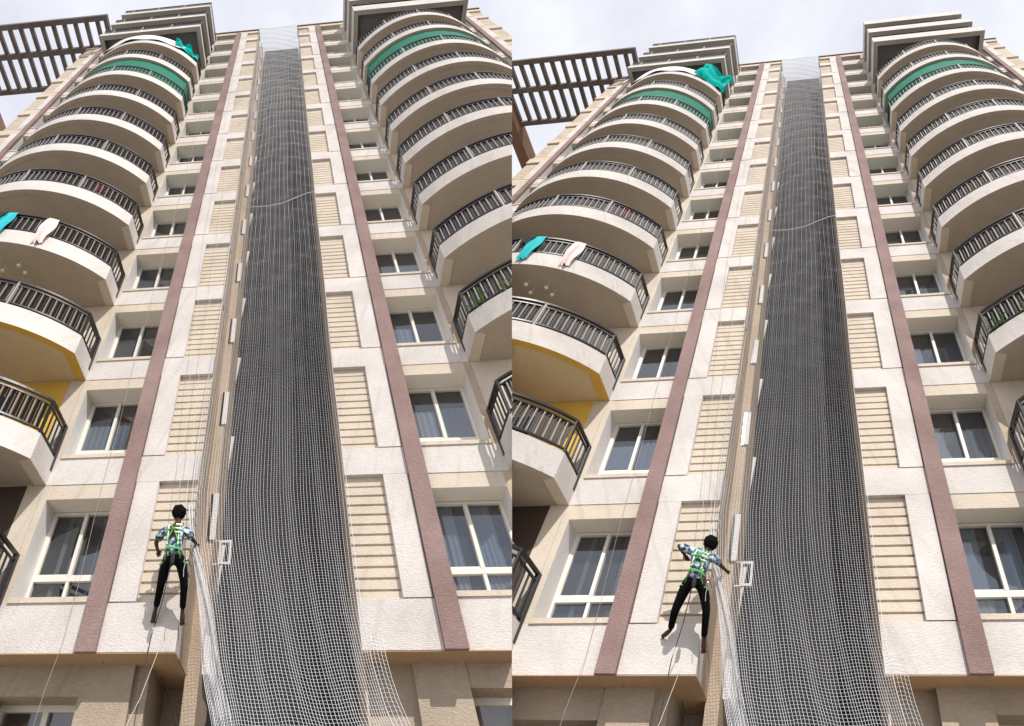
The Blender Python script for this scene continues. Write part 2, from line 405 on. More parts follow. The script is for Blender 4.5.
def tower(which):
    root = empty('apartment_tower', (0, 0, -4.9))
    # --- solid core, side walls and roof
    c = MB()
    c.box(-13.63, -1.24, -9, -.64, -.15, TOP-.3, 0); c.box(1.61, 13.91, -9, -.64, -.15, TOP-.3, 0)
    c.box(-13.63, -1.23, -9, -1.66, -5.1, -.151, 0); c.box(1.61, 13.91, -9, -1.66, -5.1, -.151, 0)
    c.box(-13.61, -4.41, -1.655, -.64, -5.1, -.151, 0); c.box(4.76, 13.89, -1.655, -.64, -5.1, -.151, 0)
    c.box(-13.61, -1.25, -8.9, -.66, TOP-.29, TOP-.2, 1); c.box(1.62, 13.88, -8.9, -.66, TOP-.29, TOP-.2, 1)
    build('tower_wall', c, [TAN, ROOFG], root)
    # --- shaft between the piers
    s = MB()
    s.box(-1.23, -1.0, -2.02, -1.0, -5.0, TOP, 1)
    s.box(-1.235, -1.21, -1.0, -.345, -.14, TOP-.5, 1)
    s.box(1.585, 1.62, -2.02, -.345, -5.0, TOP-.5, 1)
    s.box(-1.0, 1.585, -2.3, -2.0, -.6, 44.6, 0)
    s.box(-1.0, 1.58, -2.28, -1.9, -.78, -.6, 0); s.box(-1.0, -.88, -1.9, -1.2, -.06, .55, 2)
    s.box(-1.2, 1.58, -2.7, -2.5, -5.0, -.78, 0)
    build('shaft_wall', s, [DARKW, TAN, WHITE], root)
    for k in range(KMAX+1):
        z = zk(k)
        v = MB(); v.box(-1.065, -.955, -.998, -.955, z+2.28, z+3.34); v.box(-1.12, -1.065, -.998, -.97, z+2.28, z+3.34, 1)
        build('shaft_shutter', v, [REVEAL, DOORD], root, (-1, -.99, z+2.3))
        if k < 8:
            v = MB(); b = 0
            v.v += [(-.99, -1.995, z+1.65), (-.90, -1.995, z+2.7), (-.985, -1.995, z+2.7), (-.99, -1.93, z+1.65), (-.90, -1.93, z+2.7), (-.985, -1.93, z+2.7)]
            for f in ((0, 1, 2), (3, 5, 4), (0, 3, 4, 1), (1, 4, 5, 2), (2, 5, 3, 0)): v.quad(f)
            build('shaft_bracket', v, REVEAL, root, (-1, -1.99, z+1.6))
    v = MB()
    a0, a1, b0, b1 = -.90, -.66, 1.89, 2.40
    v.box(a0, a1, -1.25, -1.20, b0, b0+.05); v.box(a0, a1, -1.25, -1.20, b1-.05, b1)
    v.box(a0, a0+.04, -1.25, -1.20, b0+.05, b1-.05); v.box(a1-.04, a1, -1.25, -1.20, b0+.05, b1-.05)
    v.box(-1.0, a0, -1.24, -1.21, b1-.02, b1+.0); v.box(-1.0, a0, -1.24, -1.21, b0, b0+.02)
    build('vent_frame', v, REVEAL, root, (-.9, -1.2, 1.9))
    # --- piers, mauve strips, window bays
    pier(-1.21, -2.42, root); pier(1.578, 2.75, root)
    strip(-2.75, -2.42, root); strip(2.75, 3.09, root)
    bay(-4.13, -2.75, (-4.27, -4.13), root); bay(3.09, 4.45, (4.45, 4.61), root)
    bay(-12.10, -10.45, (-10.45, -10.22), root); bay(11.0, 12.35, (10.82, 11.0), root)
    strip(-12.36, -12.10, root); strip(12.35, 12.6, root)
    pier(-13.62, -12.36, root, 1); pier(13.9, 12.6, root, 1)
    for k in range(10):
        window(-4.125, -2.755, k, root, k); window(3.095, 4.445, k, root, k+1)
    # --- balcony back walls with doors
    for (a, b, gy) in ((-10.21, -4.275, 0), (4.615, 10.81, 1)):
        w = MB()
        for k in range(-1, KMAX+1):
            z0 = zk(k)+.002 if k >= 0 else -5.0; z1 = zk(k+1)-.002 if 0 <= k < KMAX else (0 if k < 0 else TOP-.5)
            w.box(a, b, -.62, -.006 if k >= 0 else -.35, z0, z1, 0)
            if k == 1 and gy == 0: w.box(a, -4.62, -.0055, .004, z0+.3, z1, 1)
            if k == 0 and gy == 0: w.box(a, -4.62, -.0055, .004, z0+.3, z1, 2)  # umber on the lowest back wall: the balcony's shade put into colour
        build('balcony_wall', w, [BEIGE, YELLOW, UMBER], root)
        for k in range(0, 11):
            z = zk(k)+.45; xd = a+1.9
            d = MB(); d.box(xd, xd+2.5, -.004, .03, z, z+2.15, 0)
            d.box(xd+.07, xd+1.2, .031, .04, z+.06, z+2.08, 1); d.box(xd+1.3, xd+2.43, .031, .04, z+.06, z+2.08, 1)
            build('balcony_door', d, [FRAME, DOORD], root, (xd, 0, z))
    # --- balconies
    for (x0, x1, left) in ((-4.24, -10.25, True), (4.58, 10.85, False)):
        path = outline(x0, x1)
        cache = {}
        for k in range(0, 11):
            yl = left and k == 2
            grey = k >= 8
            o = (x0, 0, zk(k))
            key = 'y' if yl else ('g' if grey else 'n')
            if key not in cache:
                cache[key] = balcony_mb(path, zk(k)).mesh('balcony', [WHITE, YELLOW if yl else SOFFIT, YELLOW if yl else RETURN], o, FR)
            if 'r' not in cache:
                cache['r'] = railing_mb(path, zk(k)).mesh('railing', [IRON, BALUST, BALUST], o, FR)
            if yl:
                me = cache[key]          # only the beam is yellow; the slab's warmer cream carries the reflected glow
                me.materials.append(SOFFIT_Y)
                for p in me.polygons:
                    if len(p.vertices) > 6: p.material_index = 3
            b = place('balcony', cache[key], o, root)
            if 'rn' not in cache: cache['rn'] = railing_mb(path, zk(k), infill=False).mesh('railing', [IRON, BALUST, BALUST], o, FR)
            place('railing', cache['rn' if k == 8 else 'r'], o, b)
        rp = rect_outline(x0+(.12 if left else .0), x1+(.22 if left else -.05), 2.2)
        for k in range(11, 14):
            o = (x0, 0, zk(k))
            if 'q' not in cache:
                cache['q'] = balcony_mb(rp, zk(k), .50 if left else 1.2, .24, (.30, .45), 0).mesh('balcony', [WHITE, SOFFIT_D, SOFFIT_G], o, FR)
                cache['qr'] = (railing_mb(rp, zk(k), .50, 1.4) if left else railing_mb(inset(rp, .03), zk(k), 1.2, 1.45, pstep=1.4)).mesh('railing', [IRON, BALUST, BALUST], o, FR)
            b = place('balcony', cache['q'], o, root)
            place('railing', cache['qr'], o, b)
    # --- roof parapet with brown coping
    for (a, b) in ((-13.63, -1.205), (1.57, 13.92)):
        r = MB(); r.box(a, b, -.62, .028, TOP-.55, TOP, 0); r.box(a-.05, b+.05, -.66, .10, TOP, TOP+.14, 1)
        build('roof_parapet', r, [BEIGE, BROWN], root)
    # --- storey below the ledge
    l = MB()
    l.box(-2.72, -1.92, -1.65, -.45, -5.0, -.15, 0); l.box(-1.92, -1.70, -1.66, -.56, -5.0, -.15, 0)
    l.box(-1.70, -1.24, -1.9, -1.64, -5.0, -.15, 0)
    l.box(-4.4, -2.72, -1.2, -.48, -.60, -.15, 0); l.box(-4.4, -4.12, -1.2, -.46, -5, -.6, 0)
    l.box(-4.12, -2.72, -1.2, -.5, -5, -2.6, 0)
    l.box(2.33, 3.10, -1.65, -.42, -5.0, -.15, 0); l.box(1.62, 2.33, -1.65, -.58, -5.0, -.15, 0)
    l.box(3.10, 4.75, -1.2, -.45, -.50, -.15, 0); l.box(4.62, 4.75, -1.2, -.43, -5, -.5, 0)
    l.box(3.10, 4.62, -1.2, -.47, -5, -2.6, 0)
    l.box(-4.41, -2.42, -.64, -.3, -.16, -.139, 1); l.box(-2.41, -1.22, -1.64, -.3, -.16, -.139, 1); l.box(1.59, 4.7, -.64, -.3, -.16, -.139, 1)
    l.box(-4.4, -1.2, -.30, .012, -.158, -.141, 1); l.box(1.58, 4.7, -.3, .012, -.158, -.141, 1)
    build('lower_wall', l, [TAN_D, LEDGE], root)
    for (a, b) in ((-4.12, -2.72), (3.10, 4.62)):
        zb = -.6 if a < 0 else -.5
        f = MB(); y = -.92
        f.box(a, b, y-.06, y+.03, zb-.10, zb-.002); f.box(a, a+.06, y-.06, y+.03, -2.6, zb-.1); f.box(b-.06, b, y-.06, y+.03, -2.6, zb-.1)
        mid = a+(b-a)*(.55 if a < 0 else .5)
        f.box(mid-.045, mid+.045, y-.06, y+.04, -2.6, zb-.1)
        w = build('window', f, FRAME, root, (a, y, -2.6))
        for (p0, p1) in ((a+.06, mid-.045), (mid+.045, b-.06)):
            g = MB(); g.box(p0, p1, y-.03, y-.015, -2.6, zb-.1); build('pane', g, GLASS, w, (p0, y, -2.6))
    # --- roof pergola between this wing and the next
    xl = -27.5 if which == 'A' else -27.5
    g = MB(); zg = TOP+.1
    for (y0, y1) in ((1.62, 1.95), (-.25, .1), (-2.6, -2.28)):
        g.box(-25, -11.65 if y0 > 1 else -12.6 if y0 > -1 else -13.64, y0, y1, zg-.45, zg, 0)
    n = 14; x = -24.6; 
    while x < -11.9:
        g.box(x, x+.27, .101, 1.619, zg-.30, zg-.02, 0)
        if x < -13.9: g.box(x, x+.27, -2.279, -.251, zg-.30, zg-.02, 0)
        x += .80
    g.box(-11.95, -11.66, -.2, 1.619, zg-.44, zg-.01, 0)
    build('pergola', g, [CONC], root)
    g = MB(); g.box(-22.9, -22.05, -9, .6, zg-1.2, zg+.2, 0, {'bot': 1, 'right': 1}); g.box(-22.8, -22.2, -9, -6.5, -5, zg-1.2, 0)  # brown underside and right side: the girder's shade put into its colour
    build('wing_girder', g, [WHITE, BROWN], root)
    return root

# ------------------------------------------------------------------ safety net of knotted strands over the shaft
def lerp_tab(tab, z):
    for (a, b) in zip(tab[:-1], tab[1:]):
        if a[0] >= z >= b[0]:
            t = (a[0]-z)/(a[0]-b[0]); return [a[i]+(b[i]-a[i])*t for i in range(1, len(a))]
    return list(tab[-1][1:]) if z < tab[-1][0] else list(tab[0][1:])
NET = [(41.7, -1.10, 1.53, .14), (36, -1.15, 1.55, .05), (10, -1.20, 1.56, .07), (4, -1.27, 1.565, .09), (2.6, -1.27, 1.575, .12), (1.6, -1.16, 1.585, .17), (.9, -.99, 1.60, .22), (.3, -.83, 1.62, .28),
       (-.5, -.64, 1.70, .38), (-1.1, -.44, 1.80, .5), (-2.5, -.05, 2.25, 1.0), (-4.85, .6, 2.8, 2.0)]
def net_pt(t, z):
    xl, xr, y = lerp_tab(NET, z)
    low = max(0, min(1, (5-z)/6))
    tt = t - low*.022*math.sin(math.pi*t*2) + (.0035+.002*low)*math.sin(t*31+z*.6+2*math.sin(z*.23)) + .0022*math.sin(t*67-z*.45)
    x = xl + (xr-xl)*tt
    # belly and soft vertical folds of a loosely hung net
    y += .05*math.sin(math.pi*t)*math.sin(z*.35+1.0) + (.012+.03*low)*math.sin(t*19 + .35*math.sin(z*.5)) + .006*math.sin(z*1.3+t*7)
    x += .012*math.sin(z*.9+t*5)
    bun = .066*max(0, min(1, (z-3)/8))
    zz = z + .03*math.sin(t*7+z*.21) + .010*math.sin(t*17+z*.7) + bun*math.sin(4.6*z + 5.5*math.sin(3.1*t+z*.11)) + .5*bun*math.sin(9.1*z - 7*math.cos(2.6*t-z*.07)) - (.25*math.sin(math.pi*t) if z > 41.4 else 0)
    return (x, y, zz)
def netting(n, cell, z0, z1, r, pt):
    mb = MB()
    rows = int((z1-z0)/cell)
    thin = lambda z: r*(1-.52*max(0, min(1, (z-.3)/6))+.34*max(0, min(1, (z-15)/12))-.46*max(0, min(1, (z-35)/5)))      # strand radius set by height for the net's tone
    # every third upright made heavier high up, added to imitate moire lines
    cord = lambda i, z: 1 + max(0, min(1, (z-6)/8))*(1.3 if i % 3 == 0 else -.3)
    for i in range(n+1):
        K = rows//5
        mb.tube([pt(i/n, z0+(z1-z0)*j/K) for j in range(K+1)], r, 3, 0, False, [thin(z0+(z1-z0)*j/K)*(cord(i, z0+(z1-z0)*j/K)) for j in range(K+1)])
    for j in range(rows+1):
        z = z0 + j*cell
        off = ((j*7919) % 13-6)/13*.012
        mb.tube([pt(i/n, z+off*math.sin(i*.9+j)) for i in range(n+1)], thin(z), 3, 0, False)
    return mb
def safety_net(label):
    root = empty('safety_net', (0, .2, -4.85))
    tag(root, label, 'net', 'safety nets over the shafts')
    nt = netting(54, .046, -4.8, 41.6, .0031, net_pt); build('netting', nt, NYLON, root)
    def hem(t, z):
        a = net_pt(0.0, z); w = .07 + .20*max(0, min(1, (1.9-z)/2.6))
        return (a[0]-.02+w*t+.03*math.sin(z*2.1), a[1]+.05+.035*math.sin(t*9+z*3), a[2])
    h = netting(13, .040, -4.6, 2.3, .0036, hem); build('gathered_hem', h, NYLON, root)
    def flap(t, z):
        a = net_pt(1.0, z); return (a[0]+.215*t+.01*math.sin(z*3), a[1]+.02+.03*math.sin(t*6+z*2), a[2]-.02*t)
    fl = netting(4, .056, -4.7, -.05, .0034, flap); build('side_flap', fl, NYLON, root)
    e = MB()
    for t in (0, 1): e.tube([Vector(net_pt(t, -4.8+46.4*j/160)) + Vector((0, .012, 0)) for j in range(161)], .005, 5)
    e.tube([Vector(net_pt(i/20, 41.6)) for i in range(21)], .006, 5)
    build('edge_rope', e, NYLON, root)
    d = MB(); cp = [(-.95, 14.05), (-.6, 14.08), (-.1, 14.06), (.45, 14.2), (.9, 14.55), (1.3, 14.83), (1.56, 14.9)]
    d.tube([(x, .15, z) for x, z in cp], .013, 5); build('tie_line', d, NYLON, root)
    return root

# ------------------------------------------------------------------ things hung on the balconies
LPATH = outline(-4.24, -10.25)
def on_arc(path, t, off=0):
    """point at fraction t of the curved part, moved inwards by off"""
    p = inset(path, off) if off else path
    p = p[1:-1]; i = min(len(p)-2, int(t*(len(p)-1))); f = t*(len(p)-1)-i
    return Vector((p[i][0]+(p[i+1][0]-p[i][0])*f, p[i][1]+(p[i+1][1]-p[i][1])*f))
def t_of_x(path, x):
    p = path[1:-1]; return min(range(len(p)), key=lambda i: abs(p[i][0]-x))/(len(p)-1)
def draped(name, path, t0, t1, zt, zb, mat, label, cat, off=.05, wav=.03, group=None, skew=0, mats=None):
    """cloth hung over the railing: outer face, over the rail, short inner flap"""
    mb = MB()
    inn = inset(path, .04)
    def fn(u, v):
        t = (t0+t1)/2+(t1-t0)*(u-.5)*(.82+.25*math.sin(v*2.6)) + skew*max(0, v-.2) + .004*math.sin(v*9+u*3)
        p = on_arc(path, max(0, min(1, t)), -.02)
        q = on_arc(path, max(0, min(1, t)), .10)
        if v < .2:
            k = v/.2; z = zt-.22+.22*k; xy = q.lerp((p+q)/2, k)
        else:
            k = (v-.2)/.8; z = zt-(zt-zb)*k; xy = ((p+q)/2).lerp(p, min(1, k*6))
            xy = xy + (p-q).normalized()*(off+wav*math.sin(u*11+k*2)*k)
            z += .05*math.sin(u*5+1)*k
            fo = mnoise.noise(Vector((u*4, v*3, t0*9))); xy = xy + (p-q).normalized()*(.05*max(0, fo)+.03*math.sin(u*19+3*v))*k
            z += .05*fo*k
        return (xy.x, xy.y, z+.05)
    mb.sheet(fn, 30, 22, 0, .006)
    o = fn(.5, .2)
    ob = build(name, mb, mats or [mat], None, o)
    return tag(ob, label, cat, group)
def hangings(which, W):
    L = outline(-4.24, -10.25); Rr = outline(4.58, 10.85)
    z3 = zk(3)
    side = W['side']
    draped('turquoise_cloth', L, t_of_x(L, -6.66), t_of_x(L, -6.98), z3+1.5, z3+.12, TEALC, f'turquoise garment drying on a curved balcony rail beside a pink towel, {side}', 'garment', skew=.012)
    draped('black_cloth', L, t_of_x(L, -6.98), t_of_x(L, -7.22), z3+1.52, z3+.95, DCLOTH, f'small black garment tucked behind the turquoise one on a balcony rail, {side}', 'garment')
    draped('pink_towel', L, t_of_x(L, -5.52), t_of_x(L, -5.86), z3+1.5, z3+.12, PINK, f'pale pink towel drying over a curved balcony railing, {side}', 'towel', skew=.012, wav=.05)
    draped('red_cloth', L, t_of_x(L, -5.0), t_of_x(L, -5.25), zk(4)+1.30, zk(4)+.66, REDC, f'small dark red garment tucked along a balcony rail above the pink towel, {side}', 'garment', off=-.1)
    # white sheeting and turquoise tarpaulin on the topmost rounded balcony
    z10 = zk(10)
    draped('white_sheet', L, .16, .86, z10+1.55, z10+.5, WCLOTH, f'long white sheeting wrapped round the topmost rounded balcony rail, {side}', 'sheet', wav=.015)
    mb = MB(); big = which == 'B'
    T0, T1 = (-.05, .25) if big else (.0, .20)
    zt, zb = (z10+2.9, z10+.55) if big else (z10+1.75, z10+.9)
    def fn(u, v):
        p = on_arc(L, max(0, T0+(T1-T0)*u), 0); n = mnoise.noise(Vector((u*3, v*3, 2 if big else 8)))
        z = zb+(zt-zb)*v - (.5*u*v if big else .15*u)
        return (p.x+.25*n*v+(.55 if big else .0)*v, p.y+.1+.35*n+(.15*math.sin(u*9) if big else .06*math.sin(u*14)), z+.12*mnoise.noise(Vector((u*5, v*2, 5)))+.05*mnoise.noise(Vector((u*14, v*6, 1)))+.02*math.sin(u*40+v*9))
    mb.sheet(fn, 60, 36, 0, .006)
    tag(build('turquoise_tarpaulin', mb, TEAL, None, fn(.5, .5)), ('bunched turquoise tarpaulin on the end of the topmost rounded balcony, ' if not big else 'billowing turquoise tarpaulin on the end of the topmost rounded balcony, ')+side, 'tarpaulin')
    mb = MB(); mb.sheet(lambda u, v: (-4.26+.08*math.sin(v*7+u*3)*.4, .08+.75*u, z10+.6+1.0*v), 8, 8, 0, .02)
    tag(build('black_sheet', mb, DCLOTH, None, (-4.2, .5, z10+.6)), f'black plastic hanging on the end rail below the turquoise tarpaulin, {side}', 'sheet')
    # green shade cloth closing the balconies of the ninth storey
    for path, nm in ((L, 'left-hand'), (Rr, 'right-hand')):
        mb = MB(); q = inset(path, .115); q = [(q[0][0], .06)] + q[1:-1] + [(q[-1][0], .06)]
        z8, z9 = zk(8)+.36, zk(9)+.045
        K = len(q)
        def fn(u, v):
            f = u*(K-1); i = min(K-2, int(f)); f -= i
            return (q[i][0]+(q[i+1][0]-q[i][0])*f, q[i][1]+(q[i+1][1]-q[i][1])*f+.006*math.sin(u*60), z8+(z9-z8)*v)
        mb.sheet(fn, 88, 5, 0, .01)
        pos = 'left' if nm.startswith('left') else 'right'
        tag(build('green_shade_cloth', mb, GREENNET, None, (path[0][0], .5, z8)), f'green shade cloth closing a high rounded balcony {pos} of the net, {side}', 'shade cloth', 'green shade cloths')
    # balls hanging from a balcony ceiling
    for i, (x, y) in enumerate(((-6.79, 1.73), (-6.29, 1.59), (-6.77, 1.47), (-6.21, 1.36))):
        mb = MB(); zc = 8.8
        mb.ball((x, y, zc), .052, 14, 10)
        b = build('hanging_ball', mb, BALLM, None, (x, y, zc))
        tag(b, f'small cream ball hanging on a thread under a rounded balcony, {side}', 'ball', f'balls hanging under a balcony, {side}')
        s = MB(); s.tube([(x, y, zc+.05), (x+.03, y, zk(3)+.055)], .006, 4); build('thread', s, NYLON, b)
    # potted plants behind the railing
    for i, (x, y, mt, w) in enumerate(((4.95, .95, LEAF, 'dark green'), (5.55, 1.35, LEAFY, 'yellow green'))):
        z = zk(2)+.345
        r = empty('potted_plant', (x, y, z))
        tag(r, f'{w} leafy plant in a pot behind a black balcony railing, {side}', 'plant')
        p = MB(); p.tube([(x, y, z), (x, y, z+.25)], .1, 12, 0, True, [.09, .13]); build('pot', p, TERRA, r)
        l = MB(); rd = random.Random(i*5+1)
        for j in range(90):
            a = rd.random()*6.28; rr = .26*math.sqrt(rd.random()); h = .3+.42*rd.random()
            c = Vector((x+math.cos(a)*rr, y+math.sin(a)*rr, z+h)); d = Vector((math.cos(a), math.sin(a), rd.uniform(-.3, .9))).normalized()
            sd = d.cross(Vector((0, 0, 1))).normalized()*.022; e = c+d*rd.uniform(.09, .17); m_ = (c+e)/2+Vector((0, 0, .02))
            b = len(l.v); l.v += [tuple(c), tuple(m_+sd), tuple(e), tuple(m_-sd)]; l.quad((b, b+1, b+2, b+3))
        for j in range(7):
            a = j*.9; l.tube([(x, y, z+.2), (x+math.cos(a)*.12, y+math.sin(a)*.12, z+.55)], .006, 4)
        build('foliage', l, mt, r)
    # outdoor unit on the lowest balcony wall
    r = empty('air_conditioner', (-5.0, .3, .95+.6))
    tag(r, f'pale outdoor air conditioner on the shaded wall of the lowest balcony, {side}', 'air conditioner')
    m = MB(); m.box(-5.6, -4.8, .12, .45, 1.35, 1.95); m.box(-5.5, -5.45, .0, .40, 1.29, 1.35); m.box(-4.95, -4.9, .0, .40, 1.29, 1.35)
    build('case', m, ACM, r)
    m = MB(); m.tube([(-5.35, .45, 1.65), (-5.35, .475, 1.65)], .24, 20)
    for j in range(4): m.box(-5.6+.03, -5.12, .476, .482, 1.5+j*.1, 1.515+j*.1)
    build('fan_grille', m, IRON, r)

# ------------------------------------------------------------------ people
def skin_mesh(name, verts, edges, mats, origin, sub=2, parent=None, root_i=0, extra=None):
    """grows one continuous surface round a skeleton given in tower coordinates"""
    me = bpy.data.meshes.new(name)
    me.from_pydata([v[:3] for v in verts], edges, [])
    ob = bpy.data.objects.new(name, me); COL.objects.link(ob)
    ob.modifiers.new('s', 'SKIN')
    for i, sv in enumerate(me.skin_vertices[0].data):
        r = verts[i][3]; sv.radius = (r, verts[i][4] if len(verts[i]) > 4 else r); sv.use_root = (i == root_i)
    sm = ob.modifiers.new('d', 'SUBSURF'); sm.levels = sm.render_levels = sub
    dg = bpy.context.evaluated_depsgraph_get()
    em = bpy.data.meshes.new_from_object(ob.evaluated_get(dg))
    bpy.data.objects.remove(ob); bpy.data.meshes.remove(me)
    mb = MB(); mb.v = [tuple(v.co) for v in em.vertices]; mb.f = [tuple(p.vertices) for p in em.polygons]
    mb.m = [0]*len(mb.f); mb.sm = [True]*len(mb.f)
    bpy.data.meshes.remove(em)
    if extra: extra(mb)
    return build(name, mb, mats, parent, origin)

def person(J, label, look, hands):
    V = {k: Vector(v) for k, v in J.items()}
    root = empty('person', (V['hip'].x, .1, V['toL'].z))
    tag(root, label, 'person')
    v, e, ix = [], [], {}
    def P(n, p, r, r2=None): ix[n] = len(v); v.append((*p, r, r2 or r)); return ix[n]
    def E(*ns): e.extend((ix[a], ix[b]) for a, b in zip(ns[:-1], ns[1:]))
    mid = lambda a, b, t=.5: a.lerp(b, t)
    P('hip', V['hip'], .115); P('waist', V['waist'], .105); P('chest', V['chest'], .125); P('neckb', mid(V['chest'], V['neck'], .75), .07); P('neck', V['neck'], .05)
    P('skull', V['head'], .07)
    E('hip', 'waist', 'chest', 'neckb', 'neck', 'skull')
    for s in 'LR':
        P('sh'+s, V['sh'+s], .058); P('el'+s, V['el'+s], .038); P('wr'+s, mid(V['el'+s], V['ha'+s], .85), .026); 
        d = (V['ha'+s]-V['el'+s]).normalized(); pm = V['ha'+s]+d*.04
        P('pa'+s, pm, .034, .02)
        P('cl'+s, mid(V['chest'], V['sh'+s], .62)+Vector((0, 0, .03)), .065)
        E('chest', 'cl'+s, 'sh'+s, 'el'+s, 'wr'+s, 'pa'+s)
        P('hp'+s, V['hip'+s]-Vector((0, 0, .03)), .088); P('th'+s, mid(V['hip'+s], V['kn'+s], .5), .072); P('kn'+s, V['kn'+s], .05)
        P('ca'+s, mid(V['kn'+s], V['an'+s], .35), .048); P('an'+s, V['an'+s], .032)
        P('fo'+s, mid(V['an'+s], V['to'+s], .55), .042); P('to'+s, V['to'+s], .034)
        E('hip', 'hp'+s, 'th'+s, 'kn'+s, 'ca'+s, 'an'+s, 'fo'+s, 'to'+s)
    def extras(mb):
        # head with face, ears; five separate fingers on each hand; toes
        h = V['head']; f = Vector(look).normalized(); up = (V['head']-V['neck']).normalized(); sd = f.cross(up).normalized(); up = sd.cross(f).normalized()
        b0 = len(mb.v)
        nu, nv = 20, 14
        for j in range(nv+1):
            th = math.pi*j/nv
            for i in range(nu):
                ph = 2*math.pi*i/nu
                x, y, z = math.sin(th)*math.cos(ph), math.sin(th)*math.sin(ph), math.cos(th)
                w = .074*(1-.16*max(0, -z)); dep = .094; ht = .118
                ff = y*dep; 
                if y > 0: ff += .022*math.exp(-(x*x)/.03-((z+.15)**2)/.05) - .010*(math.exp(-((abs(x)-.42)**2)/.03-((z-.08)**2)/.02)) + .006*math.exp(-(x*x)/.12-((z+.5)**2)/.01)
                mb.v.append(tuple(h + sd*(x*w) + f*ff + up*(z*ht)))
        for j in range(nv):
            for i in range(nu):
                i2 = (i+1) % nu; mb.quad((b0+j*nu+i, b0+j*nu+i2, b0+(j+1)*nu+i2, b0+(j+1)*nu+i), 0, True)
        for q in (-1, 1): mb.ball(tuple(h+sd*q*.077-f*.005), .03, 8, 6, 0, (.5, .8, 1))
        for s in 'LR':
            d = (V['ha'+s]-V['el'+s]).normalized(); base = V['ha'+s]+d*.05
            cu = Vector(hands[s]).normalized(); sdv = d.cross(cu).normalized()
            for q, ln in enumerate((.062, .074, .069, .054)):
                a = base + sdv*(q-1.5)*.019
                p1 = a+d*ln*.45; p2 = p1+(d*.75+cu*.65).normalized()*ln*.35; p3 = p2+(d*.3+cu).normalized()*ln*.28
                mb.tube([a-d*.02, p1, p2, p3], .009, 6, 0, True, [.010, .0095, .0085, .006])
            a = V['ha'+s]+d*.005+sdv*.032
            mb.tube([a-sdv*.015, a+sdv*.02+d*.02, a+sdv*.022+d*.045+cu*.012], .01, 6, 0, True, [.012, .0105, .007])
            t = V['to'+s]; td = (V['to'+s]-V['an'+s]).normalized(); ts = td.cross(Vector((0, 1, 0))).normalized()
            for q in range(5):
                a = t+ts*(q-2)*.017; mb.tube([a-td*.01, a+td*(.035-.004*abs(q-1))], .008, 6, 0, True, [.010, .007])
    body = skin_mesh('body', v, e, [SKIN], V['hip'], 2, root, 0, extras)
    # hair
    hb = MB(); up = (V['head']-V['neck']).normalized(); f = Vector(look).normalized()
    c = V['head']+up*.028-f*.018
    hb.ball(tuple(c), .126, 48, 32, 0, (.96, 1.0, 1.0), .26); build('hair', hb, HAIR, root, c)
    # trousers
    tv, te, tx = [], [], {}
    def T(n, p, r): tx[n] = len(tv); tv.append((*p, r, r))
    T('w', mid(V['hip'], V['waist'], .55), .115); T('h', V['hip'], .128)
    for s in 'LR':
        T('hp'+s, V['hip'+s]-Vector((0, 0, .04)), .10); T('th'+s, mid(V['hip'+s], V['kn'+s], .5), .088); T('kn'+s, V['kn'+s], .066); T('ca'+s, mid(V['kn'+s], V['an'+s], .5), .058)
        T('an'+s, mid(V['kn'+s], V['an'+s], .96), .05)
        te += [(tx['h'], tx['hp'+s]), (tx['hp'+s], tx['th'+s]), (tx['th'+s], tx['kn'+s]), (tx['kn'+s], tx['ca'+s]), (tx['ca'+s], tx['an'+s])]
    te.append((tx['w'], tx['h']))
    skin_mesh('trousers', tv, te, [TROUSER], V['hip'], 2, root, 1)
    # short sleeved printed shirt
    sv, se, sx = [], [], {}
    def S(n, p, r): sx[n] = len(sv); sv.append((*p, r, r))
    S('h', mid(V['hip'], V['waist'], .1), .136); S('w', V['waist'], .132); S('c', V['chest'], .150); S('n', mid(V['chest'], V['neck'], .72), .078)
    se += [(0, 1), (1, 2), (2, 3)]
    for s in 'LR':
        S('c'+s, mid(V['chest'], V['sh'+s], .62)+Vector((0, 0, .03)), .085); S('s'+s, V['sh'+s], .076); S('u'+s, mid(V['sh'+s], V['el'+s], .85), .066)
        se += [(sx['c'], sx['c'+s]), (sx['c'+s], sx['s'+s]), (sx['s'+s], sx['u'+s])]
    skin_mesh('shirt', sv, se, [SHIRT], V['chest'], 2, root, 1)
    # harness: shoulder straps crossing on the back, belt, leg loops, side strap
    hr = MB(); Y = Vector((0, 1, 0))
    def ribbon(pts, w=.026, m=0): hr.tube(pts, w, 4, m, True, None, .5)
    back = lambda p, k: p + Y*k
    xs = (V['shR']-V['shL']).normalized(); ce = V['chest']; wa = V['waist']; hp = V['hip']
    def wrap(c, rx, ry, z, w, m=0, n=20): hr.tube([c+xs*rx*math.cos(a)+Y*ry*math.sin(a)+Vector((0, 0, z)) for a in [2*math.pi*i/n for i in range(n+1)]], w, 4, m)
    for q, s in ((-1, 'L'), (1, 'R')):
        top = mid(V['neck'], V['sh'+s], .5)+Vector((0, 0, .0))
        ribbon([top-Y*.10, top+Vector((0, .0, .085)), back(mid(top, ce, .5), .13), back(ce-xs*q*.0, .155), back(mid(ce, wa)-xs*q*.06, .150), back(wa-xs*q*.10, .110)], .013)
        ribbon([back(top+Vector((0, 0, -.02)), .10), back(ce+xs*q*.085, .130), back(wa+xs*q*.085, .120)], .015, 1)
        kn = V['kn'+s]; th = mid(V['hip'+s], kn, .28)
        wrap(th, .088, .088, 0, .010)
        ribbon([back(wa+xs*q*.08, .12), back(V['hip'+s], .135), back(th, .085)], .011)
    wrap(wa, .130, .134, -.06, .016)
    for j in range(3): ribbon([back(ce+xs*.03+Vector((0, 0, .06-.07*j)), .165), back(ce+xs*.12+Vector((0, 0, .075-.07*j)), .125)], .022, 1)
